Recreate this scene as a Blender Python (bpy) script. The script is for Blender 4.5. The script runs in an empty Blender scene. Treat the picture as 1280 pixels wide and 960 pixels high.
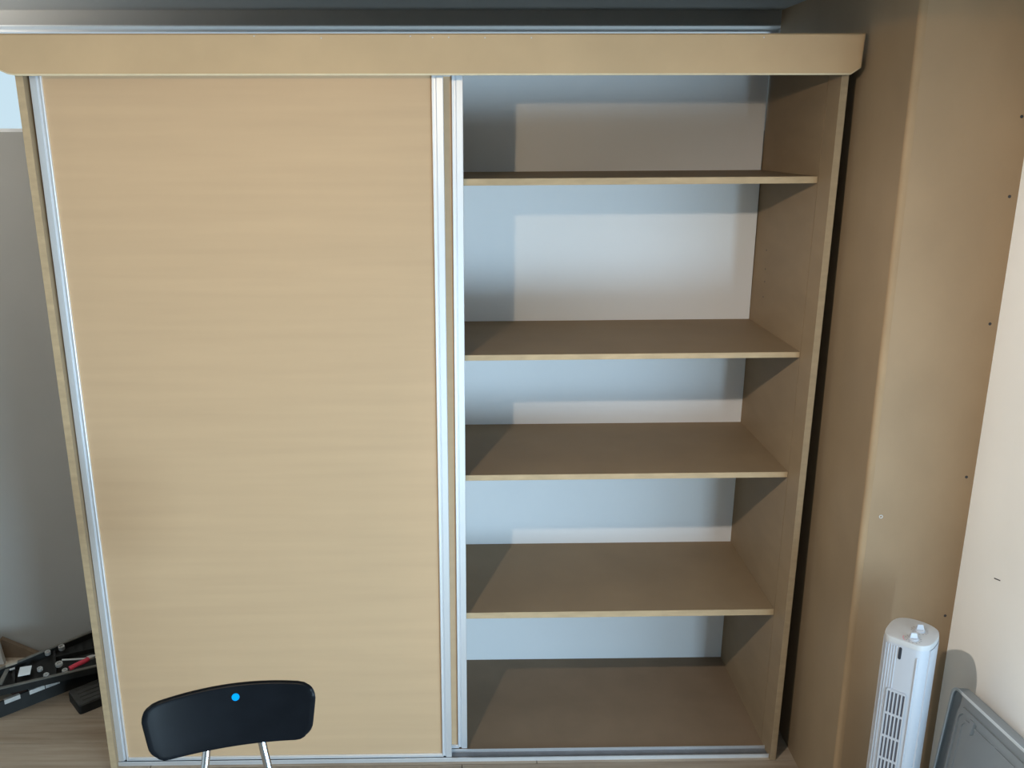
import bpy, bmesh, math, random
from mathutils import Vector, Matrix

# ------------------------------------------------------------------ camera
S = bpy.context.scene
COL = S.collection
cam_d = bpy.data.cameras.new('camera')
cam = bpy.data.objects.new('camera', cam_d)
COL.objects.link(cam)
RI = Vector((0.99985858, -0.01668853, -0.00207554))
UP = Vector((0.00647332, 0.26801947, 0.96339175))
FW = Vector((0.01552131, 0.96326894, -0.2680896))
M = Matrix((RI, UP, -FW)).transposed().to_4x4()
M.translation = Vector((1.14517, -2.38092, 1.91294))
cam.matrix_world = M
cam_d.sensor_width = 36.0
cam_d.lens = 1107.93 / 1280 * 36.0
cam_d.shift_x = 33.81 / 1280
cam_d.shift_y = -0.78 / 1280
cam_d.clip_start = 0.02
S.camera = cam

# ------------------------------------------------------------------ world, exposure
S.view_settings.view_transform = 'Standard'
S.view_settings.look = 'None'
S.view_settings.gamma = 1.0
S.view_settings.use_curve_mapping = False
S.view_settings.exposure = 0.0
w = bpy.data.worlds.new('sky')
S.world = w
w.use_nodes = True
bg = w.node_tree.nodes['Background']
bg.inputs[0].default_value = (0.617, 0.790, 0.900, 1)
bg.inputs[1].default_value = 1.0

# ------------------------------------------------------------------ lights
LAMP = (0.63, -1.49, 2.178)
ld = bpy.data.lights.new('lamp_bulb_light', 'SPOT')
ld.energy = 28
ld.color = (1.0, 0.74, 0.45)
ld.spot_size = math.radians(180)
ld.spot_blend = 0.0
ld.shadow_soft_size = 0.02
lo = bpy.data.objects.new('lamp_bulb_light', ld)
lo.location = LAMP
COL.objects.link(lo)
sd = bpy.data.lights.new('right_wall_fill', 'SPOT')      # fill spot added at the lamp to brighten the right wall
sd.energy = 76
sd.color = (1.0, 0.92, 0.84)
sd.spot_size = math.radians(84)
sd.spot_blend = 0.9
sd.shadow_soft_size = 0.02
so = bpy.data.objects.new('right_wall_fill', sd)
so.location = LAMP
so.rotation_euler = (Vector((2.43, -0.45, 0.80)) - Vector(LAMP)).to_track_quat('-Z', 'Y').to_euler()
COL.objects.link(so)

def window_light(name, loc, sy, sz, energy, color):
    d = bpy.data.lights.new(name, 'AREA')
    d.shape = 'RECTANGLE'
    d.size, d.size_y = sy, sz
    d.energy, d.color = energy, color
    o = bpy.data.objects.new(name, d)
    o.matrix_world = Matrix(((0, 0, 1, loc[0]), (1, 0, 0, loc[1]), (0, 1, 0, loc[2]), (0, 0, 0, 1)))
    COL.objects.link(o)
window_light('balcony_daylight', (2.425, -2.80, 0.46), 1.2, 0.80, 176, (0.57, 0.815, 1.0))
window_light('side_fill', (2.425, -1.22, 0.90), 0.9, 1.1, 17, (0.45, 0.73, 1.0))  # weak blue fill, housed in an added unseen window

UPL = (-1.14, 0.10, 1.97)                # unseen uplighter added to brighten the left ceiling and wall
ud = bpy.data.lights.new('left_ceiling_fill', 'SPOT')
ud.energy = 74
ud.color = (1.0, 0.98, 0.93)
ud.spot_size = math.radians(165)
ud.spot_blend = 0.3
ud.shadow_soft_size = 0.03
uo = bpy.data.objects.new('left_ceiling_fill', ud)
uo.location = UPL
uo.rotation_euler = (math.pi, 0, 0)
COL.objects.link(uo)

# ------------------------------------------------------------------ materials
def mat(name, col, rough=0.6, metal=0.0, var=0.0, scale=40.0, stretch=(1, 1, 1), bump=0.0, bscale=400.0, spec=0.5):
    m = bpy.data.materials.new(name)
    m.use_nodes = True
    nt = m.node_tree
    b = nt.nodes['Principled BSDF']
    b.inputs['Base Color'].default_value = (*col, 1)
    b.inputs['Roughness'].default_value = rough
    b.inputs['Metallic'].default_value = metal
    b.inputs['Specular IOR Level'].default_value = spec
    tc = nt.nodes.new('ShaderNodeTexCoord')
    if var > 0:
        mp = nt.nodes.new('ShaderNodeMapping')
        mp.inputs['Scale'].default_value = stretch
        n = nt.nodes.new('ShaderNodeTexNoise')
        n.inputs['Scale'].default_value = scale
        n.inputs['Detail'].default_value = 5
        r = nt.nodes.new('ShaderNodeValToRGB')
        r.color_ramp.elements[0].position = 0.3
        r.color_ramp.elements[1].position = 0.7
        r.color_ramp.elements[0].color = (*[c * (1 - var) for c in col], 1)
        r.color_ramp.elements[1].color = (*[min(1, c * (1 + var)) for c in col], 1)
        nt.links.new(tc.outputs['Object'], mp.inputs['Vector'])
        nt.links.new(mp.outputs['Vector'], n.inputs['Vector'])
        nt.links.new(n.outputs['Fac'], r.inputs['Fac'])
        nt.links.new(r.outputs['Color'], b.inputs['Base Color'])
    if bump > 0:
        n2 = nt.nodes.new('ShaderNodeTexNoise')
        n2.inputs['Scale'].default_value = bscale
        n2.inputs['Detail'].default_value = 3
        bp = nt.nodes.new('ShaderNodeBump')
        bp.inputs['Strength'].default_value = bump
        bp.inputs['Distance'].default_value = 0.001
        nt.links.new(tc.outputs['Object'], n2.inputs['Vector'])
        nt.links.new(n2.outputs['Fac'], bp.inputs['Height'])
        nt.links.new(bp.outputs['Normal'], b.inputs['Normal'])
    return m

MDF = mat('mdf_shaded_face', (0.285, 0.20, 0.118), 0.62, var=0.06, scale=6, stretch=(1, 1, 3), bump=0.15, bscale=900, spec=0.3)  # interior boards: shade put into the colour, darker than the door
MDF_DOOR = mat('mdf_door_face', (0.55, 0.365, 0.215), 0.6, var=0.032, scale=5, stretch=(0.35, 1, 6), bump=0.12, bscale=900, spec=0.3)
MDF_FASCIA = mat('mdf_fascia_face', (0.53, 0.355, 0.20), 0.62, var=0.05, scale=6, bump=0.15, bscale=900, spec=0.3)
MDF_EDGE = mat('mdf_cut_edge', (0.45, 0.325, 0.195), 0.75, var=0.10, scale=60, stretch=(0.3, 1, 1), bump=0.3, bscale=500, spec=0.2)
MDF_EDGE_GREY = mat('mdf_darker_edge', (0.34, 0.25, 0.155), 0.75, var=0.10, scale=60, stretch=(0.3, 1, 1), bump=0.3, bscale=500, spec=0.2)  # darker front edge for the right side panel
MDF_BEVEL_LIT = mat('mdf_lit_bevel', (0.70, 0.56, 0.37), 0.7, var=0.06, scale=40, spec=0.2)  # highlight along the fascia bevel, painted as a paler edge
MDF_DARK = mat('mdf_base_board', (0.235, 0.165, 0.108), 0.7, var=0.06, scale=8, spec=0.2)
MDF_STRIP = mat('mdf_corner_filler', (0.33, 0.225, 0.13), 0.7, var=0.10, scale=12, stretch=(1, 1, 0.5), bump=0.3, bscale=120, spec=0.2)
MDF_PILLAR = mat('mdf_boxing_shaded_face', (0.325, 0.225, 0.135), 0.65, var=0.08, scale=5, stretch=(1, 1, 0.7), bump=0.2, bscale=300, spec=0.25)  # pillar front, its colour darkened to stand in for shade
MDF_PSIDE = mat('mdf_boxing_shaded_side', (0.28, 0.20, 0.122), 0.65, var=0.08, scale=5, stretch=(1, 1, 0.7), bump=0.2, bscale=300, spec=0.25)  # pillar side, darker again with its shade in the colour
WHITE_BOARD = mat('white_back_board', (0.86, 0.87, 0.89), 0.55, var=0.015, scale=3, spec=0.3)
PLASTER = mat('white_wall_paint', (0.90, 0.89, 0.87), 0.8, var=0.02, scale=4, bump=0.1, bscale=250, spec=0.2)
GREYPAINT = mat('grey_wall_paint', (0.40, 0.39, 0.37), 0.85, var=0.03, scale=3, bump=0.1, bscale=250, spec=0.2)
DARKWALL = mat('dark_wall_paint', (0.16, 0.155, 0.15), 0.85, var=0.03, scale=3, spec=0.2)
CEIL = mat('ceiling_paint', (0.38, 0.38, 0.37), 0.9, var=0.03, scale=3, spec=0.1)
ALU = mat('satin_aluminium', (0.82, 0.83, 0.86), 0.42, metal=0.7, var=0.02, scale=30, stretch=(1, 1, 0.02), spec=0.5)
ALU_SHADED = mat('shaded_aluminium', (0.20, 0.205, 0.22), 0.5, metal=0.4, var=0.08, scale=30)  # shade and dark reflection in the channel, painted as darker metal
CHROME = mat('chrome_tube', (0.75, 0.75, 0.77), 0.14, metal=1.0, var=0.02, scale=20)
BLACK = mat('black_moulded_plastic', (0.006, 0.007, 0.009), 0.3, var=0.15, scale=20, spec=0.08)
BLUE = mat('cyan_sticker', (0.0, 0.25, 0.62), 0.8, var=0.02, scale=10, spec=0.05)
FANW = mat('white_fan_plastic', (0.44, 0.445, 0.475), 0.4, var=0.01, scale=10)
FANTOP = mat('pale_grey_fan_top', (0.48, 0.465, 0.455), 0.5, var=0.01, scale=10)
DARK = mat('dark_recess', (0.02, 0.022, 0.03), 0.6, var=0.1, scale=20)
SLOTGREY = mat('grille_shadow_grey', (0.10, 0.10, 0.12), 0.7, var=0.1, scale=30)
MARK = mat('grey_print', (0.25, 0.24, 0.25), 0.7, var=0.05, scale=60)
PINKMARK = mat('red_print', (0.60, 0.25, 0.28), 0.7, var=0.05, scale=60)
LIDGLINT = mat('lid_edge_highlight', (0.60, 0.65, 0.69), 0.4, var=0.05, scale=20)  # edge highlight of the lid, painted as a pale colour
GREYLID = mat('grey_lid_plastic', (0.24, 0.265, 0.285), 0.38, var=0.05, scale=6, bump=0.05, bscale=120)
TOOLBLK = mat('dusty_black_plastic', (0.017, 0.018, 0.018), 0.6, var=0.3, scale=15, bump=0.2, bscale=120, spec=0.25)
TOOLRIM = mat('worn_grey_plastic_rim', (0.13, 0.125, 0.11), 0.6, var=0.2, scale=20)
POUCH = mat('dark_ribbed_plastic', (0.05, 0.049, 0.046), 0.6, var=0.25, scale=25, bump=0.4, bscale=90)
STEEL = mat('dull_steel', (0.55, 0.55, 0.54), 0.4, metal=0.5, var=0.1, scale=40)
PAPER = mat('pale_paper', (0.70, 0.74, 0.76), 0.8, var=0.03, scale=30)
RED = mat('red_grip', (0.62, 0.05, 0.09), 0.45, var=0.1, scale=20)
MAROON = mat('dark_red_plastic', (0.10, 0.02, 0.02), 0.5, var=0.1, scale=20)
TAN = mat('tan_card', (0.36, 0.29, 0.22), 0.8, var=0.1, scale=20)
OFFCUT = mat('brown_offcut', (0.17, 0.12, 0.08), 0.85, var=0.2, scale=12, bump=0.3, bscale=80)
OFFWHITE = mat('white_offcut', (0.55, 0.55, 0.54), 0.7, var=0.03, scale=12)
FRAMEW = mat('white_window_frame', (0.75, 0.76, 0.77), 0.4, var=0.01, scale=10)
LAMPM = mat('lamp_shade_metal', (0.35, 0.34, 0.33), 0.4, metal=0.6, var=0.03, scale=10)

def wood_floor():
    m = bpy.data.materials.new('laminate_plank')
    m.use_nodes = True
    nt = m.node_tree
    b = nt.nodes['Principled BSDF']
    b.inputs['Roughness'].default_value = 0.5
    b.inputs['Specular IOR Level'].default_value = 0.35
    tc = nt.nodes.new('ShaderNodeTexCoord')
    oi = nt.nodes.new('ShaderNodeObjectInfo')
    ad = nt.nodes.new('ShaderNodeVectorMath')
    mp = nt.nodes.new('ShaderNodeMapping')
    mp.inputs['Scale'].default_value = (0.9, 14, 1)
    n = nt.nodes.new('ShaderNodeTexNoise')
    n.inputs['Scale'].default_value = 2.2
    n.inputs['Detail'].default_value = 6
    n.inputs['Roughness'].default_value = 0.6
    r = nt.nodes.new('ShaderNodeValToRGB')
    e = r.color_ramp.elements
    e[0].position, e[0].color = 0.30, (0.25, 0.185, 0.13, 1)
    e[1].position, e[1].color = 0.70, (0.42, 0.345, 0.265, 1)
    hs = nt.nodes.new('ShaderNodeHueSaturation')
    mr = nt.nodes.new('ShaderNodeMapRange')
    mr.inputs['To Min'].default_value = 0.85
    mr.inputs['To Max'].default_value = 1.12
    nt.links.new(tc.outputs['Object'], ad.inputs[0])
    nt.links.new(oi.outputs['Random'], ad.inputs[1])
    nt.links.new(ad.outputs[0], mp.inputs['Vector'])
    nt.links.new(mp.outputs[0], n.inputs['Vector'])
    nt.links.new(n.outputs['Fac'], r.inputs['Fac'])
    nt.links.new(r.outputs['Color'], hs.inputs['Color'])
    nt.links.new(oi.outputs['Random'], mr.inputs['Value'])
    nt.links.new(mr.outputs[0], hs.inputs['Value'])
    nt.links.new(hs.outputs['Color'], b.inputs['Base Color'])
    return m
PLANK = wood_floor()

def pane_mat():
    m = bpy.data.materials.new('window_glass')
    m.use_nodes = True
    nt = m.node_tree
    for n in list(nt.nodes):
        nt.nodes.remove(n)
    o = nt.nodes.new('ShaderNodeOutputMaterial')
    mx = nt.nodes.new('ShaderNodeMixShader')
    t = nt.nodes.new('ShaderNodeBsdfTransparent')
    t.inputs[0].default_value = (0.98, 0.99, 0.99, 1)
    g = nt.nodes.new('ShaderNodeBsdfGlossy')
    g.inputs['Roughness'].default_value = 0.02
    lw = nt.nodes.new('ShaderNodeLayerWeight')
    lw.inputs['Blend'].default_value = 0.12
    nt.links.new(lw.outputs['Fresnel'], mx.inputs[0])
    nt.links.new(t.outputs[0], mx.inputs[1])
    nt.links.new(g.outputs[0], mx.inputs[2])
    nt.links.new(mx.outputs[0], o.inputs[0])
    return m
GLASS = pane_mat()

# ------------------------------------------------------------------ helpers
def link(name, bm, m, parent=None, smooth=False):
    me = bpy.data.meshes.new(name)
    bmesh.ops.recalc_face_normals(bm, faces=bm.faces)
    bm.to_mesh(me)
    bm.free()
    if smooth:
        for p in me.polygons:
            p.use_smooth = True
        try:
            me.set_sharp_from_angle(angle=math.radians(40))
        except Exception:
            pass
    for mm in (m if isinstance(m, (list, tuple)) else [m]):
        me.materials.append(mm)
    o = bpy.data.objects.new(name, me)
    COL.objects.link(o)
    if parent is not None:
        o.parent = parent
    return o

def bevel(bm, w, seg=1):
    if w > 0:
        bmesh.ops.bevel(bm, geom=list(bm.edges), offset=w, segments=seg, affect='EDGES', profile=0.5, clamp_overlap=True)

def add_box(bm, a, b, lean=None):
    """box between corners; lean(z) -> x offset"""
    vs = []
    for z in (a[2], b[2]):
        for x, y in ((a[0], a[1]), (b[0], a[1]), (b[0], b[1]), (a[0], b[1])):
            vs.append(bm.verts.new((x + (lean(z) if lean else 0), y, z)))
    for f in ((0, 1, 2, 3), (4, 5, 6, 7), (0, 1, 5, 4), (1, 2, 6, 5), (2, 3, 7, 6), (3, 0, 4, 7)):
        bm.faces.new([vs[i] for i in f])
    return vs

def box(name, a, b, m, parent=None, bev=0.0, lean=None, seg=1):
    bm = bmesh.new()
    add_box(bm, a, b, lean)
    bmesh.ops.recalc_face_normals(bm, faces=bm.faces)
    bevel(bm, bev, seg)
    return link(name, bm, m, parent)

def add_prism(bm, pts, z0, z1, mapf=None):
    """polygon pts (x,y) swept z0..z1; mapf(x,y,z)->Vector"""
    mapf = mapf or (lambda x, y, z: Vector((x, y, z)))
    lo_ = [bm.verts.new(mapf(x, y, z0)) for x, y in pts]
    hi_ = [bm.verts.new(mapf(x, y, z1)) for x, y in pts]
    n = len(pts)
    bm.faces.new(lo_[::-1])
    bm.faces.new(hi_)
    for i in range(n):
        j = (i + 1) % n
        bm.faces.new((lo_[i], lo_[j], hi_[j], hi_[i]))

def prism(name, pts, z0, z1, m, parent=None, mapf=None, smooth=False, bev=0.0):
    bm = bmesh.new()
    add_prism(bm, pts, z0, z1, mapf)
    bmesh.ops.recalc_face_normals(bm, faces=bm.faces)
    bevel(bm, bev)
    return link(name, bm, m, parent, smooth)

def add_tube(bm, path, r, seg=12, cap=True):
    path = [Vector(p) for p in path]
    rings = []
    prev = None
    for i, p in enumerate(path):
        if i == 0:
            d = path[1] - p
        elif i == len(path) - 1:
            d = p - path[i - 1]
        else:
            d = (path[i + 1] - p).normalized() + (p - path[i - 1]).normalized()
        d.normalize()
        if prev is None:
            a = d.orthogonal().normalized()
        else:
            a = (prev - d * prev.dot(d)).normalized()
        prev = a
        b = d.cross(a)
        rings.append([bm.verts.new(p + a * r * math.cos(2 * math.pi * k / seg) + b * r * math.sin(2 * math.pi * k / seg)) for k in range(seg)])
    for i in range(len(rings) - 1):
        for k in range(seg):
            k2 = (k + 1) % seg
            bm.faces.new((rings[i][k], rings[i][k2], rings[i + 1][k2], rings[i + 1][k]))
    if cap:
        bm.faces.new(rings[0][::-1])
        bm.faces.new(rings[-1])

def tube(name, path, r, m, parent=None, seg=12):
    bm = bmesh.new()
    add_tube(bm, path, r, seg)
    return link(name, bm, m, parent, True)

def fillet(path, rad, n=6):
    out = [Vector(path[0])]
    for i in range(1, len(path) - 1):
        p0, p, p1 = Vector(path[i - 1]), Vector(path[i]), Vector(path[i + 1])
        a = p + (p0 - p).normalized() * min(rad, (p0 - p).length * .45)
        b = p + (p1 - p).normalized() * min(rad, (p1 - p).length * .45)
        for k in range(n + 1):
            t = k / n
            out.append(a * (1 - t) ** 2 + p * 2 * t * (1 - t) + b * t * t)
    out.append(Vector(path[-1]))
    return out

def add_lathe(bm, prof, seg=24, c=(0, 0, 0)):
    rings = []
    for r, z in prof:
        rings.append([bm.verts.new((c[0] + r * math.cos(2 * math.pi * k / seg), c[1] + r * math.sin(2 * math.pi * k / seg), c[2] + z)) for k in range(seg)])
    for i in range(len(rings) - 1):
        for k in range(seg):
            k2 = (k + 1) % seg
            bm.faces.new((rings[i][k], rings[i][k2], rings[i + 1][k2], rings[i + 1][k]))
    bm.faces.new(rings[0][::-1])
    bm.faces.new(rings[-1])

def lathe(name, prof, m, parent=None, seg=24, c=(0, 0, 0)):
    bm = bmesh.new()
    add_lathe(bm, prof, seg, c)
    return link(name, bm, m, parent, True)

def rrect(x0, y0, x1, y1, r, n=5):
    pts = []
    for cx, cy, a0 in ((x1 - r, y0 + r, -90), (x1 - r, y1 - r, 0), (x0 + r, y1 - r, 90), (x0 + r, y0 + r, 180)):
        for k in range(n + 1):
            a = math.radians(a0 + 90 * k / n)
            pts.append((cx + r * math.cos(a), cy + r * math.sin(a)))
    return pts

def add_ring(bm, outer, inner, z0, z1, mapf=None):
    mapf = mapf or (lambda x, y, z: Vector((x, y, z)))
    n = len(outer)
    V = [[bm.verts.new(mapf(x, y, z)) for x, y in P] for P in (outer, inner) for z in (z0, z1)]
    o0, o1, i0, i1 = V
    for k in range(n):
        j = (k + 1) % n
        bm.faces.new((o0[k], o0[j], o1[j], o1[k]))
        bm.faces.new((i0[j], i0[k], i1[k], i1[j]))
        bm.faces.new((o1[k], o1[j], i1[j], i1[k]))
        bm.faces.new((i0[k], i0[j], o0[j], o0[k]))

def ring(name, outer, inner, z0, z1, m, parent=None, mapf=None):
    bm = bmesh.new()
    add_ring(bm, outer, inner, z0, z1, mapf)
    return link(name, bm, m, parent)

def thing(name, label, cat, loc=(0, 0, 0), rz=0.0, group=None):
    o = bpy.data.objects.new(name, None)
    o.empty_display_size = 0.1
    COL.objects.link(o)
    o.location = loc
    o.rotation_euler = (0, 0, rz)
    tag(o, label, cat, group)
    return o

def tag(o, label, cat, group=None):
    o['label'] = label
    o['category'] = cat
    if group:
        o['group'] = group
    return o

def struct(o):
    o['kind'] = 'structure'
    return o

# ------------------------------------------------------------------ room shell
XL, XR, YF, YB, ZC = -1.30, 2.433, -4.2, 0.66, 2.302
T = 0.16
SILL, HEAD = 1.931, 2.258

fl = struct(box('floor', (XL - T, YF - T, -0.10), (XR + T, YB + T, -0.012), OFFCUT))
random.seed(5)
PW = 0.128
y = 0.255 + 4 * PW
row = 0
while y - PW > YF - PW:
    y1 = min(y, YB)
    y0 = max(y - PW, YF)
    if y1 - y0 > 0.01:
        x = XL - random.uniform(0.0, 1.1)
        while x < XR:
            L = 1.22
            a, b = max(x, XL), min(x + L, XR)
            if b - a > 0.01:
                cx, cy = (a + b) / 2, (y0 + y1) / 2
                g = 0.0011
                pl = box('plank', (a - cx + g, y0 - cy + g, -0.012), (b - cx - g, y1 - cy - g, 0.0), PLANK, fl, bev=0.0012)
                pl.location = (cx, cy, 0)
            x += L
    y -= PW
    row += 1

# back wall with the long high window in it
bm = bmesh.new()
add_box(bm, (XL - T, YB, 0), (XR + T, YB + T, SILL))
add_box(bm, (XL - T, YB, HEAD), (XR + T, YB + T, ZC))
add_box(bm, (2.17, YB, SILL), (XR + T, YB + T, HEAD))
add_box(bm, (XL - T, YB, SILL), (XL - 0.0 + 0.02, YB + T, HEAD))
struct(link('wall_back', bm, GREYPAINT))
wn = struct(bpy.data.objects.new('window_1', None)); COL.objects.link(wn)
bm = bmesh.new()
Y0, Y1 = YB + 0.10, YB + 0.14
add_box(bm, (XL + .02, Y0, SILL), (2.17, Y1, SILL + .012))
add_box(bm, (XL + .02, Y0, HEAD - .010), (2.17, Y1, HEAD))
for xx in (XL + .02, 2.15):
    add_box(bm, (xx, Y0, SILL + .012), (xx + .02, Y1, HEAD - .012))
link('window_frame', bm, FRAMEW, wn)
box('head_lining', (XL + .02, YB - .001, HEAD - .004), (2.17, YB + .10, HEAD), FRAMEW, wn)
for a, b in ((XL + .04, 2.15),):
    box('pane', (a, Y0 + .018, SILL + .012), (b, Y0 + .022, HEAD - .012), GLASS, wn)

# right wall with a low window and an added fill window nearer the wardrobe (both outside the picture)
WINS = [(-3.45, -2.15, 0.02, 0.90), (-1.72, -0.72, 0.30, 1.50)]
bm = bmesh.new()
cuts = [YF, WINS[0][0], WINS[0][1], WINS[1][0], WINS[1][1], YB]
for i in (0, 2, 4):
    add_box(bm, (XR, cuts[i], 0), (XR + T, cuts[i + 1], ZC))
for y0, y1, z0, z1 in WINS:
    add_box(bm, (XR, y0, 0), (XR + T, y1, z0))
    add_box(bm, (XR, y0, z1), (XR + T, y1, ZC))
wr = struct(link('wall_right', bm, PLASTER))
for n, (y0, y1, z0, z1) in enumerate(WINS):
    wq = struct(bpy.data.objects.new('window_%d' % (n + 2), None)); COL.objects.link(wq)
    bm = bmesh.new()
    for p, q in (((y0, z0), (y1, z0 + .05)), ((y0, z1 - .05), (y1, z1)), ((y0, z0 + .05), (y0 + .05, z1 - .05)), ((y1 - .05, z0 + .05), (y1, z1 - .05))):
        add_box(bm, (XR + .06, p[0], p[1]), (XR + .11, q[0], q[1]))
    link('window_frame', bm, FRAMEW, wq)
    box('pane', (XR + .083, y0 + .05, z0 + .05), (XR + .087, y1 - .05, z1 - .05), GLASS, wq)

struct(box('wall_left', (XL - T, YF, 0), (XL, YB, ZC), GREYPAINT))
struct(box('wall_front', (XL - T, YF - T, 0), (XR + T, YF, ZC), DARKWALL))
struct(box('ceiling', (XL - T, YF - T, ZC), (XR + T, YB + T, ZC + 0.12), CEIL))

# scratch on the right wall
bm = bmesh.new()
add_box(bm, (XR - 0.0012, -0.012, -0.0012), (XR + 0.001, 0.012, 0.0012))
bmesh.ops.rotate(bm, verts=bm.verts, cent=(XR, 0, 0), matrix=Matrix.Rotation(math.radians(-14), 3, 'X'))
bmesh.ops.translate(bm, verts=bm.verts, vec=(0, -0.436, 0.864))
link('wall_scratch', bm, DARK, wr)

# ------------------------------------------------------------------ boxed-in pillar
PX, PY = 2.157, -0.277
def plean(z):
    return -0.0075 * (z - 1.2)
pil = struct(bpy.data.objects.new('pillar', None)); COL.objects.link(pil)
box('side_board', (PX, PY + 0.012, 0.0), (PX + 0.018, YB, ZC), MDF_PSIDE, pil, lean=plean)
bm = bmesh.new()
vs = []
for z in (0.0, ZC):
    l = plean(z)
    vs.append([bm.verts.new(p) for p in ((PX + .016 + l, PY, z), (XR, PY, z), (XR, PY + .018, z), (PX + .015 + l, PY + .018, z))])
for i in range(4):
    j = (i + 1) % 4
    bm.faces.new((vs[0][i], vs[0][j], vs[1][j], vs[1][i]))
bm.faces.new(vs[0]); bm.faces.new(vs[1])
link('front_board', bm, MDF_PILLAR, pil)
cs = [(PX, PY + .0125)] + [(PX + .013 - .013 * math.cos(math.radians(a)), PY + .012 - .0115 * math.sin(math.radians(a))) for a in (15, 30, 45, 60, 75, 90)] + [(PX + .0160, PY + .0003), (PX + .0150, PY + .0178), (PX + .001, PY + .017)]
prism('corner_strip', cs, 0.0, ZC - .0005, MDF_STRIP, pil, mapf=lambda x, y, z: Vector((x + plean(z), y, z)), smooth=True)
def cyl_y(bm, x, y, z, r, h, seg=10):
    lo_ = [bm.verts.new((x + r * math.cos(6.2832 * k / seg), y - h, z + r * math.sin(6.2832 * k / seg))) for k in range(seg)]
    hi_ = [bm.verts.new((v.co.x, y, v.co.z)) for v in lo_]
    bm.faces.new(lo_); bm.faces.new(hi_[::-1])
    for k in range(seg):
        j = (k + 1) % seg
        bm.faces.new((lo_[k], lo_[j], hi_[j], hi_[k]))
for z in (1.955, 1.775, 1.47, 1.07, 0.672):
    bm = bmesh.new(); cyl_y(bm, 2.413, PY + .0005, z, 0.0038, 0.0012)
    link('screw_head', bm, DARK, pil)
bm = bmesh.new()
add_ring(bm, [(.005 * math.cos(k * .524), .005 * math.sin(k * .524)) for k in range(12)], [(.0034 * math.cos(k * .524), .0034 * math.sin(k * .524)) for k in range(12)], 0, .001,
         mapf=lambda x, y, z: Vector((2.205 + x, PY - z, 0.962 + y)))
link('scuff_mark', bm, OFFWHITE, pil)

# ------------------------------------------------------------------ wardrobe
wb = thing('wardrobe', 'raw MDF sliding-door wardrobe with aluminium trim, its right half open to empty shelves', 'wardrobe', (0, 0, 0))
W, TH = 2.112, 0.018
DEP, ZB, ZT = 0.574, 2.062, 2.10
def rlean(z):
    return 0.0055 * (z - 1.1)
def llean(z):
    return -0.0025 * (z - 1.0)
YS = 0.090   # front of the shelves

def bored(name, x0, x1, lean):
    """carcass side in two pieces with a fine open joint where the shelves begin"""
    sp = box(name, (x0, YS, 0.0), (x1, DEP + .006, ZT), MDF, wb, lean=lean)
    bm = bmesh.new()
    add_box(bm, (x0, 0.0, 0.0), (x1, YS - 0.0030, ZT), lean)
    bmesh.ops.recalc_face_normals(bm, faces=bm.faces)
    for f in bm.faces:
        f.material_index = 1 if f.normal.y < -0.9 else 0
    link('front_strip', bm, [MDF, MDF_EDGE if x0 < 1 else MDF_EDGE_GREY], sp)
    box('joint_backing', (x0 + .004, YS - 0.0030, 0.0), (x1 - .004, YS, ZT), DARK, sp, lean=lean)
    return sp
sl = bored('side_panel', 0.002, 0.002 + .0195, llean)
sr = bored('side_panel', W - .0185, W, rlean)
# shelf-pin holes in the right side
for z, ys in ((1.56, (.46,)), (1.50, (.455,)), (1.46, (.45,)), (1.41, (.452,)), (0.905, (.50,)), (0.88, (.495,)), (0.86, (.49, ))):
    for yy in ys:
        bm = bmesh.new()
        x = W - .0185 + rlean(z)
        vs = [bm.verts.new((x - .0004, yy + .0026 * math.cos(k * .785), z + .0026 * math.sin(k * .785))) for k in range(8)]
        vt = [bm.verts.new((x + .002, v.co.y, v.co.z)) for v in vs]
        bm.faces.new(vs)
        for k in range(8):
            bm.faces.new((vs[k], vs[(k + 1) % 8], vt[(k + 1) % 8], vt[k]))
        link('pin_hole', bm, DARK, sr)

box('back_panel', (0.0215, DEP, 0.0), (W - .0185, DEP + .006, ZT), WHITE_BOARD, wb)
box('top_panel', (0.0, -0.017, ZT), (W + .004, DEP + .006, ZT + TH), MDF, wb)
box('divider', (0.985, YS, 0.012), (1.003, DEP, ZT), MDF, wb)
box('base_panel', (0.0215, 0.067, 0.0), (W - .0215, DEP, 0.004), MDF_DARK, wb)

def shelf(zt, th, tilt=0.0):
    bm = bmesh.new()
    xr = W - .0190
    def tl(x):
        return tilt * (x - 1.6)
    x0 = 1.003
    vs = []
    for dz in (-th, 0):
        for x, yv in ((x0, YS), (xr + rlean(zt), YS), (xr + rlean(zt), DEP), (x0, DEP)):
            vs.append(bm.verts.new((x, yv, zt + dz + tl(x))))
    for f in ((3, 2, 1, 0), (4, 5, 6, 7), (0, 1, 5, 4), (1, 2, 6, 5), (2, 3, 7, 6), (3, 0, 4, 7)):
        bm.faces.new([vs[i] for i in f])
    bmesh.ops.recalc_face_normals(bm, faces=bm.faces)
    bmesh.ops.bevel(bm, geom=[e for e in bm.edges if all(v.co.y < YS + .001 for v in e.verts)], offset=0.0008, segments=1, affect='EDGES')
    for f in bm.faces:
        f.material_index = 1 if f.normal.y < -0.5 else 0
    return link('shelf', bm, [MDF, MDF_EDGE], wb)
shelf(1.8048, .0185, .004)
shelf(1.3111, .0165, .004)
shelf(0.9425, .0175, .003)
shelf(0.4835, .0205, .002)

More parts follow.
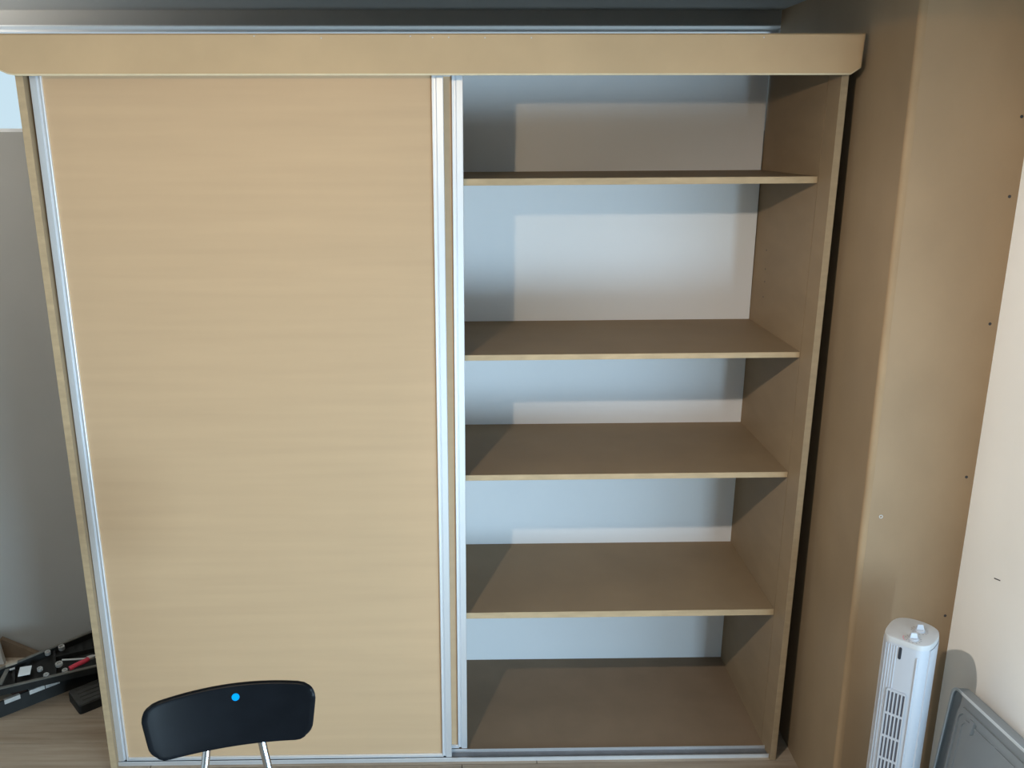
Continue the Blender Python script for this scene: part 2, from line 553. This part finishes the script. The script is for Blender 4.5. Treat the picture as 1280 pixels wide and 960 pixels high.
# bottom track with two channels
bm = bmesh.new()
x0, x1 = 0.0225, W - .0190
add_box(bm, (x0, 0.0115, 0.0), (x1, 0.066, 0.002))
add_box(bm, (x0, 0.0115, 0.002), (x1, 0.0150, 0.0125))
add_box(bm, (x0, 0.0525, 0.002), (x1, 0.0565, 0.0115))
add_box(bm, (x0, 0.0565, 0.002), (x1, 0.0570, 0.0060))
trk = link('bottom_track', bm, ALU, wb)
bm = bmesh.new()
add_box(bm, (x0, 0.0151, 0.0019), (x1, 0.0524, 0.0026))
add_box(bm, (x0, 0.0290, 0.0026), (x1, 0.0305, 0.0050))
link('channel_bed', bm, ALU_SHADED, trk)  # dark bed laid in to carry the channel's shade
bm = bmesh.new()
add_box(bm, (x0, 0.0, 2.098), (x1, 0.089, 2.0995))
for yy in (0.0, .043, .087):
    add_box(bm, (x0, yy, 2.0725), (x1, yy + .002, 2.098))
link('top_track', bm, ALU, wb)

# sliding doors
def door(x0, x1, yf, z0, z1, slant):
    """slant: x shift per metre of height"""
    def ln(z):
        return slant * (z - 1.0)
    d = box('sliding_door', (x0 + .006, yf + .008, z0 + .006), (x1 - .006, yf + .020, z1), MDF_DOOR, wb, lean=ln)
    sw = .0300
    # right stile: thin lip, groove, broad flange
    def stile(xa, flip):
        P = [(0, .006), (0, .0015), (.0015, 0), (.0035, 0), (.0045, .0055), (.0105, .0055), (.013, .0), (.029, .0), (.030, .0015), (.030, .021), (.024, .021), (.024, .0205), (0.004, .0205), (.004, .0085), (0, .0085)]
        if flip:
            P = [(sw - a, b) for a, b in P]
        return prism('stile', [(xa + a, yf + b) for a, b in P], z0, z1, ALU, d, mapf=lambda x, y, z: Vector((x + ln(z), y, z)))
    stile(x1 - sw, False)
    stile(x0, True)
    P = [(yf + .001, z0), (yf + .001, z0 + .0085), (yf + .003, z0 + .010), (yf + .0075, z0 + .010), (yf + .0075, z0 + .001), (yf + .0205, z0 + .001), (yf + .0205, z0)]
    prism('bottom_rail', P, x0 + sw, x1 - sw, ALU, d, mapf=lambda a, b, x: Vector((x, a, b)))
    P2 = [(yf + .001, z1), (yf + .001, z1 - .025), (yf + .0075, z1 - .025), (yf + .0075, z1)]
    prism('top_rail', P2, x0 + sw, x1 - sw, ALU, d, mapf=lambda a, b, x: Vector((x, a, b)))
    return d
d1 = door(0.0245, 1.0768, 0.0165, 0.0140, 2.090, 0.0012)
d2 = door(0.075, 1.1265, 0.0580, 0.0135, 2.090, 0.0018)

# fascia board over the doors with cut lower corners
xa, xb = -0.034, 2.136
F0, F1 = ZB, 2.160
prof = [(xa, F1), (xa, F0 + .024), (xa + .014, F0 + .011), (xa + .032, F0 + .003), (xa + .050, F0), (xb - .028, F0 - .0), (xb - .003, F0 + .016), (xb, F1)]
bm = bmesh.new()
add_prism(bm, prof, 0.018, 0.0, mapf=lambda x, z, y: Vector((x, -0.035 + y, z)))
bmesh.ops.recalc_face_normals(bm, faces=bm.faces)
fe = [e for e in bm.edges if all(v.co.y < -0.0349 for v in e.verts)]
bmesh.ops.bevel(bm, geom=fe, offset=0.0035, segments=1, affect='EDGES')
for f in bm.faces:
    f.material_index = 1 if (abs(f.normal.y) < 0.95 and f.normal.z < 0.2) else 0
fa = link('fascia', bm, [MDF_FASCIA, MDF_BEVEL_LIT], wb)
for px in (0.615, 1.0, 1.055, 1.095, 1.185, 1.30, 0.78, 1.88):
    bm = bmesh.new()
    cyl_y(bm, px, -0.035 + .0002, 2.1505 + random.uniform(-.002, .003), 0.0018, 0.0006, 6)
    link('nail_head', bm, OFFWHITE, fa)

# ------------------------------------------------------------------ chair
ch = thing('chair', 'black school chair with curved backrest and chrome legs before the closed door', 'chair', (0.648, -0.797, 0.0), math.radians(12))
HX, HZ, ZM, TT = 0.166, 0.059, 0.766, 0.013
bm = bmesh.new()
NX, NZ = 28, 12
def back_pt(u, v, s):
    """u,v in -1..1 over a rounded rectangle, s = depth through the plate"""
    x, z = u * HX, v * HZ
    r = 0.034
    ax, az = HX - r, HZ - r
    # rounded corners: squeeze points radially
    if abs(x) > ax and abs(z) > az:
        dx, dz = abs(x) - ax, abs(z) - az
        m_ = max(dx, dz)
        l_ = math.hypot(dx, dz)
        k = m_ / l_ if l_ > 0 else 1
        x = math.copysign(ax + dx * k, x)
        z = math.copysign(az + dz * k, z)
    x *= 1.0 + 0.055 * v
    z += (0.006 * (0.5 + 0.5 * v) - 0.004 * (0.5 - 0.5 * v)) * (1 - u * u) + 0.002 * u
    edge = max(abs(u), abs(v))
    puff = 1.0 if edge < .93 else math.sqrt(max(0.0, 1 - ((edge - .93) / .07) ** 2)) * .75 + .25
    yv = -0.027 * (x / HX) ** 2 + 0.2 * z + s * TT / 2 * puff
    return Vector((x, yv, ZM + z))
us = sorted(set([-1 + 2 * i / NX for i in range(NX + 1)] + [-.985, .985, -.95, .95]))
vs_ = sorted(set([-1 + 2 * i / NZ for i in range(NZ + 1)] + [-.97, .97, -.93, .93]))
G = {}
for s in (-1, 1):
    for i, u in enumerate(us):
        for j, v in enumerate(vs_):
            G[s, i, j] = bm.verts.new(back_pt(u, v, s))
ni, nj = len(us), len(vs_)
for s in (-1, 1):
    for i in range(ni - 1):
        for j in range(nj - 1):
            bm.faces.new((G[s, i, j], G[s, i + 1, j], G[s, i + 1, j + 1], G[s, i, j + 1]))
per = [(i, 0) for i in range(ni - 1)] + [(ni - 1, j) for j in range(nj - 1)] + [(i, nj - 1) for i in range(ni - 1, 0, -1)] + [(0, j) for j in range(nj - 1, 0, -1)]
for k in range(len(per)):
    a, b = per[k], per[(k + 1) % len(per)]
    bm.faces.new((G[-1, a[0], a[1]], G[-1, b[0], b[1]], G[1, b[0], b[1]], G[1, a[0], a[1]]))
br = link('backrest', bm, BLACK, ch, True)
# round blue size sticker on the front of the backrest
bm = bmesh.new()
c0 = back_pt(0.06, 0.62, -1)
nrm = Vector((0.0, -1, 0.2)).normalized()
tx = Vector((1, 0, 0)); tz = nrm.cross(tx) * -1
ringv = [bm.verts.new(c0 + nrm * .0009 + tx * .0078 * math.cos(k * .2618) + tz * .0078 * math.sin(k * .2618)) for k in range(24)]
ringb = [bm.verts.new(v.co - nrm * .0012) for v in ringv]
bm.faces.new(ringv)
for k in range(24):
    bm.faces.new((ringv[k], ringv[(k + 1) % 24], ringb[(k + 1) % 24], ringb[k]))
st = link('sticker', bm, BLUE, br)
st['label'] = 'small round blue sticker'
for s in (-1, 1):
    path = [(s * .046, .018, .80), (s * .050, .008, .725), (s * .096, -.075, .46), (s * .15, -.13, .44), (s * .165, -.44, .44), (s * .185, -.45, .40), (s * .20, -.47, 0.0)]
    tube('side_frame', fillet(path, .035), .0085, CHROME, ch)
    tube('rear_leg', fillet([(s * .165, -.16, .43), (s * .185, -.10, .40), (s * .20, -.02, 0.0)], .03), .0085, CHROME, ch)
bm = bmesh.new()
pts = rrect(-.19, -.50, .19, -.12, .07, 8)
add_prism(bm, pts, .449, .463)
bmesh.ops.recalc_face_normals(bm, faces=bm.faces)
bevel(bm, .004, 2)
link('seat', bm, BLACK, ch, True)

# ------------------------------------------------------------------ tower fan
fan = thing('tower_fan', 'slim white tower fan with two top knobs beside the MDF pillar', 'fan', (2.213, -0.485, 0.0), math.radians(-42.6))
ZF = 0.752
raw = [(-.039, -.055), (-.015, -.0565), (.010, -.0565), (.033, -.054), (.047, -.042), (.054, -.022), (.0545, .02), (.046, .048), (.025, .063), (0, .067), (-.025, .063), (-.046, .048), (-.0545, .02), (-.054, -.022), (-.049, -.044)]
def smooth_poly(P, n=3):
    out = []
    L = len(P)
    for i in range(L):
        p0, p1, p2, p3 = [Vector((*P[(i + k - 1) % L], 0)) for k in range(4)]
        for k in range(n):
            t = k / n
            q = 0.5 * ((2 * p1) + (p2 - p0) * t + (2 * p0 - 5 * p1 + 4 * p2 - p3) * t * t + (3 * p1 - p0 - 3 * p2 + p3) * t ** 3)
            out.append((q.x, q.y))
    return out
FP = smooth_poly(raw)
def scaled(P, k, dy=0.0):
    return [(x * k, y * k + dy) for x, y in P]
bm = bmesh.new()
add_prism(bm, scaled(FP, .975), 0.075, ZF - .012)
link('body', bm, FANW, fan, True)
# back shell a little wider than the front
back = [(x * 1.03, y) for x, y in FP if y > -.035]
bm = bmesh.new()
add_prism(bm, back, 0.07, ZF - .016)
link('back_shell', bm, FANW, fan, True)
# top cap
bm = bmesh.new()
rings = []
for k, z in ((1.0, ZF - .014), (1.005, ZF - .006), (.99, ZF - .001), (.96, ZF)):
    rings.append([bm.verts.new((x * k, y * k, z)) for x, y in FP])
for a, b in zip(rings, rings[1:]):
    for i in range(len(FP)):
        j = (i + 1) % len(FP)
        bm.faces.new((a[i], a[j], b[j], b[i]))
bm.faces.new(rings[0][::-1]); bm.faces.new(rings[-1])
top = link('top_cap', bm, FANTOP, fan, True)
for (kx, ky) in ((.012, -.034), (.012, .016)):
    bm = bmesh.new()
    add_lathe(bm, [(.0125, 0), (.0125, .003), (.0105, .005)], 24, (kx, ky, ZF))
    kb = link('knob', bm, FANW, fan, True)
    bm = bmesh.new()
    a = math.radians(35)
    def km(x, y, z):
        return Vector((kx + x * math.cos(a) - y * math.sin(a), ky + x * math.sin(a) + y * math.cos(a), ZF + .004 + z))
    lo_ = [bm.verts.new(km(x, y, 0)) for x, y in ((-.0095, -.005), (.0095, -.005), (.0095, .005), (-.0095, .005))]
    hi_ = [bm.verts.new(km(x, y, .013)) for x, y in ((-.006, -.0018), (.006, -.0018), (.006, .0018), (-.006, .0018))]
    for i in range(4):
        j = (i + 1) % 4
        bm.faces.new((lo_[i], lo_[j], hi_[j], hi_[i]))
    bm.faces.new(hi_)
    link('grip', bm, FANW, kb)
    bm = bmesh.new()
    for k in range(10):
        a0 = math.radians(150 + k * 27)
        def pm(x, y, z, a0=a0):
            return Vector((kx + x * math.cos(a0) - y * math.sin(a0), ky + x * math.sin(a0) + y * math.cos(a0), ZF + z))
        vs2 = [bm.verts.new(pm(x, y, .0003)) for x, y in ((.016, -.0012), (.0195, -.0012), (.0195, .0012), (.016, .0012))]
        bm.faces.new(vs2)
    link('dial_marks', bm, MARK, top)
bm = bmesh.new()
for k in range(5):
    a0 = math.radians(175 + k * 12)
    vs2 = [bm.verts.new(Vector((.012 + r * math.cos(a0 + d), -.034 + r * math.sin(a0 + d), ZF + .0003))) for r, d in ((.0205, 0), (.023, 0), (.023, .18), (.0205, .18))]
    bm.faces.new(vs2)
link('dial_arc', bm, PINKMARK, top)
# front: window slot, ribs, grille
YFR = -.0552
prism('indicator_window', rrect(-.0105, ZF - .052, -.0035, ZF - .020, .0034, 4), 0, .0022, DARK, fan, mapf=lambda x, z, y: Vector((x, YFR - y + .0008, z)))
for x in (-.040, -.034, -.028, -.022, -.016):
    bm = bmesh.new()
    add_box(bm, (x - .0012, YFR - .0014 + (0.001 if x < -.036 else 0), .14), (x + .0012, YFR + .004, ZF - .020))
    bevel(bm, .0008)
    link('rib', bm, FANW, fan)
bm = bmesh.new()
add_box(bm, (.030, -.0560, .12), (.0335, -.045, ZF - .035))
bevel(bm, .001)
link('edge_bead', bm, FANW, fan)
GX0, GP, GN = -.0235, .0086, 5
GZ1, GR = 0.612, .0645
zrows = 7
prism('grille_backing', [(GX0, GZ1 - zrows * GR), (GX0 + GN * GP, GZ1 - zrows * GR), (GX0 + GN * GP, GZ1), (GX0, GZ1)], 0, .0012, SLOTGREY, fan, mapf=lambda x, z, y: Vector((x, YFR - .0006 - y * .2, z)))
bm = bmesh.new()
for k in range(GN + 1):
    xx = GX0 + k * GP
    add_box(bm, (xx - .0017, YFR - .0035, GZ1 - zrows * GR), (xx + .0017, YFR - .0005, GZ1))
for k in range(zrows + 1):
    zz = GZ1 - k * GR
    add_box(bm, (GX0, YFR - .0036, zz - .0028), (GX0 + GN * GP, YFR - .0005, zz + .0028))
link('grille', bm, FANW, fan)
lathe('base', [(.088, 0), (.089, .010), (.084, .022), (.056, .034), (.050, .075)], FANW, fan, 40)

# ------------------------------------------------------------------ grey lid against the right wall
lid = thing('plastic_lid', 'grey plastic storage box lid leaning on the white wall beside the fan', 'lid', (2.314, -0.462, 0.0))
ex = Vector((.05, -.9987, .062)).normalized()
ey = Vector((.12, .068, 1))
ey = (ey - ex * ey.dot(ex)).normalized()
en = ex.cross(ey).normalized()
if en.x > 0:
    en = -en           # outwards, into the room
LW, LH = 0.42, 0.563
def lm(x, y, z):
    return ex * x + ey * y + en * z
bm = bmesh.new()
add_prism(bm, rrect(0, 0, LW, LH, .022), -.004, 0.0, lm)
sheet = link('sheet', bm, GREYLID, lid)
ring('outer_rim', rrect(-.002, 0, LW + .002, LH + .002, .022), rrect(.0035, .0035, LW - .0035, LH - .0035, .019), -.024, .0055, GREYLID, lid, lm)
ring('rim_highlight', rrect(-.0024, -.0004, LW + .0024, LH + .0024, .022), rrect(.0035, .0035, LW - .0035, LH - .0035, .019), .0055, .0085, LIDGLINT, lid, lm)  # thin pale ring added as the rim's highlight
ring('inner_ridge', rrect(.028, .028, LW - .028, LH - .030, .030), rrect(.040, .040, LW - .040, LH - .044, .024), 0, .006, GREYLID, lid, lm)
ring('panel_step', rrect(.050, .052, LW - .052, LH - .056, .022), rrect(.056, .058, LW - .058, LH - .062, .018), 0, .003, GREYLID, lid, lm)
prism('tab', [(.088, LH - .040), (.104, LH - .040), (.100, LH - .075), (.092, LH - .078)], 0, .009, GREYLID, lid, lm)
lid.location.z = 0.0

# ------------------------------------------------------------------ tool clutter on the floor, left
def frame2(o, ang, tilt=0.0):
    u = Vector((math.cos(ang), math.sin(ang), 0))
    v0 = Vector((-math.sin(ang), math.cos(ang), 0))
    v = v0 * math.cos(tilt) + Vector((0, 0, 1)) * math.sin(tilt)
    n = u.cross(v)
    o = Vector(o)
    return (lambda x, y, z: o + u * x + v * y + n * z)

# lower open case
cA = Vector((-0.485, 0.252, 0.0))
case = thing('tool_case', 'open black plastic tool case on the floor left of the wardrobe', 'tool case', cA)
fA = frame2((0, 0, 0), math.radians(42))
bm = bmesh.new(); add_prism(bm, rrect(0, 0, .36, .22, .018), 0.0, .010, fA); link('tray_floor', bm, TOOLBLK, case)
ring('tray_wall', rrect(0, 0, .36, .22, .018), rrect(.007, .007, .353, .213, .013), .010, .058, TOOLBLK, case, fA)
bm = bmesh.new(); add_prism(bm, [(.05, .02), (.12, .02), (.12, .11), (.05, .11)], .0102, .030, fA); link('insert', bm, MAROON, case)
bm = bmesh.new(); add_prism(bm, [(.015, .03), (.075, .03), (.06, .10), (.015, .10)], .0102, .040, fA); link('insert', bm, TAN, case)
for a, b in ((.035, .085), (.115, .165), (.168, .215)):
    prism('latch', [(a, -.003), (b, -.003), (b, .009), (a, .009)], .045, .0605, STEEL, case, fA)

# upper tray propped on the case and against the wall
oB = Vector((-0.497, 0.272, 0.072))
AB, TB = math.radians(25.0), math.radians(9)
up = thing('tool_tray', 'shallow black tool tray with pale worn rim lying on the open case', 'tool tray', oB)
fB = frame2((0, 0, 0), AB, TB)
fBw = frame2(oB, AB, TB)
LB, DB = .47, .215
def trap(d, r):
    P = []
    for x, yv in rrect(d, d, LB - d, 1 - d, r, 5):
        P.append((x, yv))
    return [(x, (d + (yv - d) if yv < .5 else (.095 + .32 * x) - (1 - yv))) for x, yv in P]
bm = bmesh.new(); add_prism(bm, trap(0, .028), 0.0, .006, fB); link('tray_floor', bm, TOOLBLK, up)
ring('tray_wall', trap(0, .028), trap(.005, .024), .006, .030, TOOLBLK, up, fB)
ring('rim', trap(-.004, .030), trap(.006, .022), .030, .0335, TOOLRIM, up, fB)
for i, (a, b, c, d) in enumerate(((.066, .074, .012, .10), (.196, .204, .01, .145), (.204, .45, .108, .115))):
    bm = bmesh.new(); add_prism(bm, [(a, c), (b, c), (b, d), (a, d)], .006, .026, fB); link('divider', bm, TOOLBLK, up)
for k in range(6):
    bm = bmesh.new(); add_prism(bm, [(.25 + k * .03, .125), (.266 + k * .03, .125), (.266 + k * .03, .16), (.25 + k * .03, .16)], .0062, .014 + .002 * (k % 3), fB); link('socket_rail', bm, TOOLBLK, up)

def item(name, label, cat, group=None):
    return label, cat, group
def put(name, bm, m, label, cat, group=None, smooth=False):
    return tag(link(name, bm, m, None, smooth), label, cat, group)
bm = bmesh.new(); add_prism(bm, [(.083, .046), (.121, .044), (.127, .088), (.090, .092)], .0262, .0282, fBw)
put('paper_card', bm, PAPER, 'pale blue-white paper card lying in the tool tray', 'card')
bm = bmesh.new(); add_prism(bm, [(.046, .100), (.082, .108), (.084, .122), (.048, .114)], .0340, .043, fBw)
put('wood_block', bm, TAN, 'tan wooden block at the left rear of the tool tray', 'block')
bm = bmesh.new(); add_prism(bm, [(.022, .018), (.036, .014), (.058, .086), (.046, .088)], .0340, .038, fBw)
put('metal_strip', bm, TOOLRIM, 'grey-brown bent strip along the left end of the tool tray', 'strip')
bm = bmesh.new(); add_prism(bm, [(.059, .078), (.075, .081), (.075, .087), (.059, .085)], .0345, .038, fBw)
put('metal_key', bm, STEEL, 'short pale steel key beside the tan wooden block', 'key')
# loose steel sockets
for (x, yv, r, h, lab) in ((.153, .053, .0095, .010, 'steel socket right of the paper card, rear one of two'),
                           (.172, .013, .0095, .010, 'steel socket right of the paper card, nearest the pale tray rim'),
                           (.180, .132, .0100, .012, 'steel socket at the rear of the tool tray, left one of two'),
                           (.226, .143, .0110, .014, 'steel socket at the rear of the tool tray, nearest the wall'),
                           (.231, .014, .0095, .010, 'steel socket lying just left of the red pliers'),
                           (.214, .056, .0125, .010, 'steel socket lying behind the red pliers at the tip')):
    bm = bmesh.new()
    sg = 10
    A = [bm.verts.new(fBw(x + r * math.cos(6.2832 * k / sg), yv + r * math.sin(6.2832 * k / sg), .0265)) for k in range(sg)]
    B = [bm.verts.new(fBw(x + r * math.cos(6.2832 * k / sg), yv + r * math.sin(6.2832 * k / sg), .0265 + h)) for k in range(sg)]
    Cc = [bm.verts.new(fBw(x + r * .6 * math.cos(6.2832 * k / sg), yv + r * .6 * math.sin(6.2832 * k / sg), .0265 + h)) for k in range(sg)]
    Dd = [bm.verts.new(fBw(x + r * .6 * math.cos(6.2832 * k / sg), yv + r * .6 * math.sin(6.2832 * k / sg), .0265 + h * .5)) for k in range(sg)]
    for P, Q in ((A, B), (B, Cc), (Cc, Dd)):
        for k in range(sg):
            j = (k + 1) % sg
            bm.faces.new((P[k], P[j], Q[j], Q[k]))
    bm.faces.new(A[::-1]); bm.faces.new(Dd)
    put('socket', bm, STEEL, lab, 'socket', 'steel sockets in the tool tray')
# red pliers
pr = thing('pliers', 'pliers with one red grip and bare steel handle in the tool tray', 'pliers', fBw(.275, .030, .0335))
fP = frame2((0, 0, 0), AB, TB)
tube('grip', fillet([fP(-.028, -.018, .004), fP(-.005, -.008, .006), fP(.024, .002, .005), fP(.034, .010, .005)], .02), .0085, RED, pr, 10)
tube('handle', fillet([fP(.036, .014, .005), fP(.01, .016, .007), fP(-.050, .038, .004)], .02), .0035, STEEL, pr, 8)
bm = bmesh.new(); add_prism(bm, [(.030, .004), (.052, .010), (.062, .016), (.050, .022), (.030, .020)], 0.0, .010, fP); link('jaw', bm, STEEL, pr)

# flat dark box on the floor in front of the case
cC = Vector((-0.207, 0.272, 0.0))
fC = frame2((0, 0, 0), math.radians(41))
fb = thing('flat_case', 'flat ribbed dark grey case on the floor against the wardrobe side', 'case', cC)
bm = bmesh.new(); add_prism(bm, rrect(0, 0, .235, .115, .010), 0.0, .030, fC)
link('shell', bm, TOOLBLK, fb)
bm = bmesh.new(); add_prism(bm, rrect(.002, .002, .233, .113, .010), .030, .037, fC)
link('cover', bm, POUCH, fb)
for k in range(4):
    bm = bmesh.new()
    add_prism(bm, [(.02, .020 + k * .024), (.20, .020 + k * .024), (.20, .026 + k * .024), (.02, .026 + k * .024)], .037, .0395, fC)
    link('rib', bm, POUCH, fb)

# offcuts leaning on the wall
bm = bmesh.new()
add_prism(bm, [(-.66, 0.0), (-.50, 0.0), (-.52, .012), (-.655, .075)], 0, .02, mapf=lambda x, z, y: Vector((x, YB - .03 + y + z * .12 - .0, z)))
put('board_offcut', bm, OFFCUT, 'dark brown pointed board offcut standing at the grey wall', 'offcut')
bm = bmesh.new()
add_prism(bm, [(-.77, 0.0), (-.622, 0.0), (-.646, .09), (-.77, .09)], 0, .016, mapf=lambda x, z, y: Vector((x, YB - .075 + y + z * .2, z)))
put('board_offcut', bm, OFFWHITE, 'white board offcut standing in front of the brown one', 'offcut')

# ------------------------------------------------------------------ ceiling lamp (outside the picture)
lp = thing('ceiling_lamp', 'small metal downlight with open shade under the ceiling', 'lamp', (LAMP[0], LAMP[1], ZC))
lathe('rose', [(.05, -.02), (.05, 0)], LAMPM, lp)
lathe('stem', [(.006, -.09), (.006, -.02)], LAMPM, lp, 12)
bm = bmesh.new()
sg = 28
prof = [(.012, -.075), (.045, -.085), (.060, -.100), (.064, -.118), (.060, -.118), (.055, -.102), (.040, -.090), (.010, -.082)]
rings = [[bm.verts.new((r * math.cos(6.2832 * k / sg), r * math.sin(6.2832 * k / sg), z)) for k in range(sg)] for r, z in prof]
for a, b in zip(rings, rings[1:] + rings[:1]):
    for k in range(sg):
        j = (k + 1) % sg
        bm.faces.new((a[k], a[j], b[j], b[k]))
link('shade', bm, LAMPM, lp, True)

up2 = thing('added_uplighter', 'unseen metal half-bowl uplighter added on the left wall', 'lamp', (XL, UPL[1], UPL[2] - .05))
lathe('bowl', [(.01, -.05), (.05, -.035), (.085, 0.0), (.10, .035), (.094, .035), (.08, .003), (.045, -.028), (.005, -.04)], LAMPM, up2, 28, (.16, 0, 0))
box('bracket', (0.0, -.02, -.03), (.10, .02, -.005), LAMPM, up2, bev=.002)
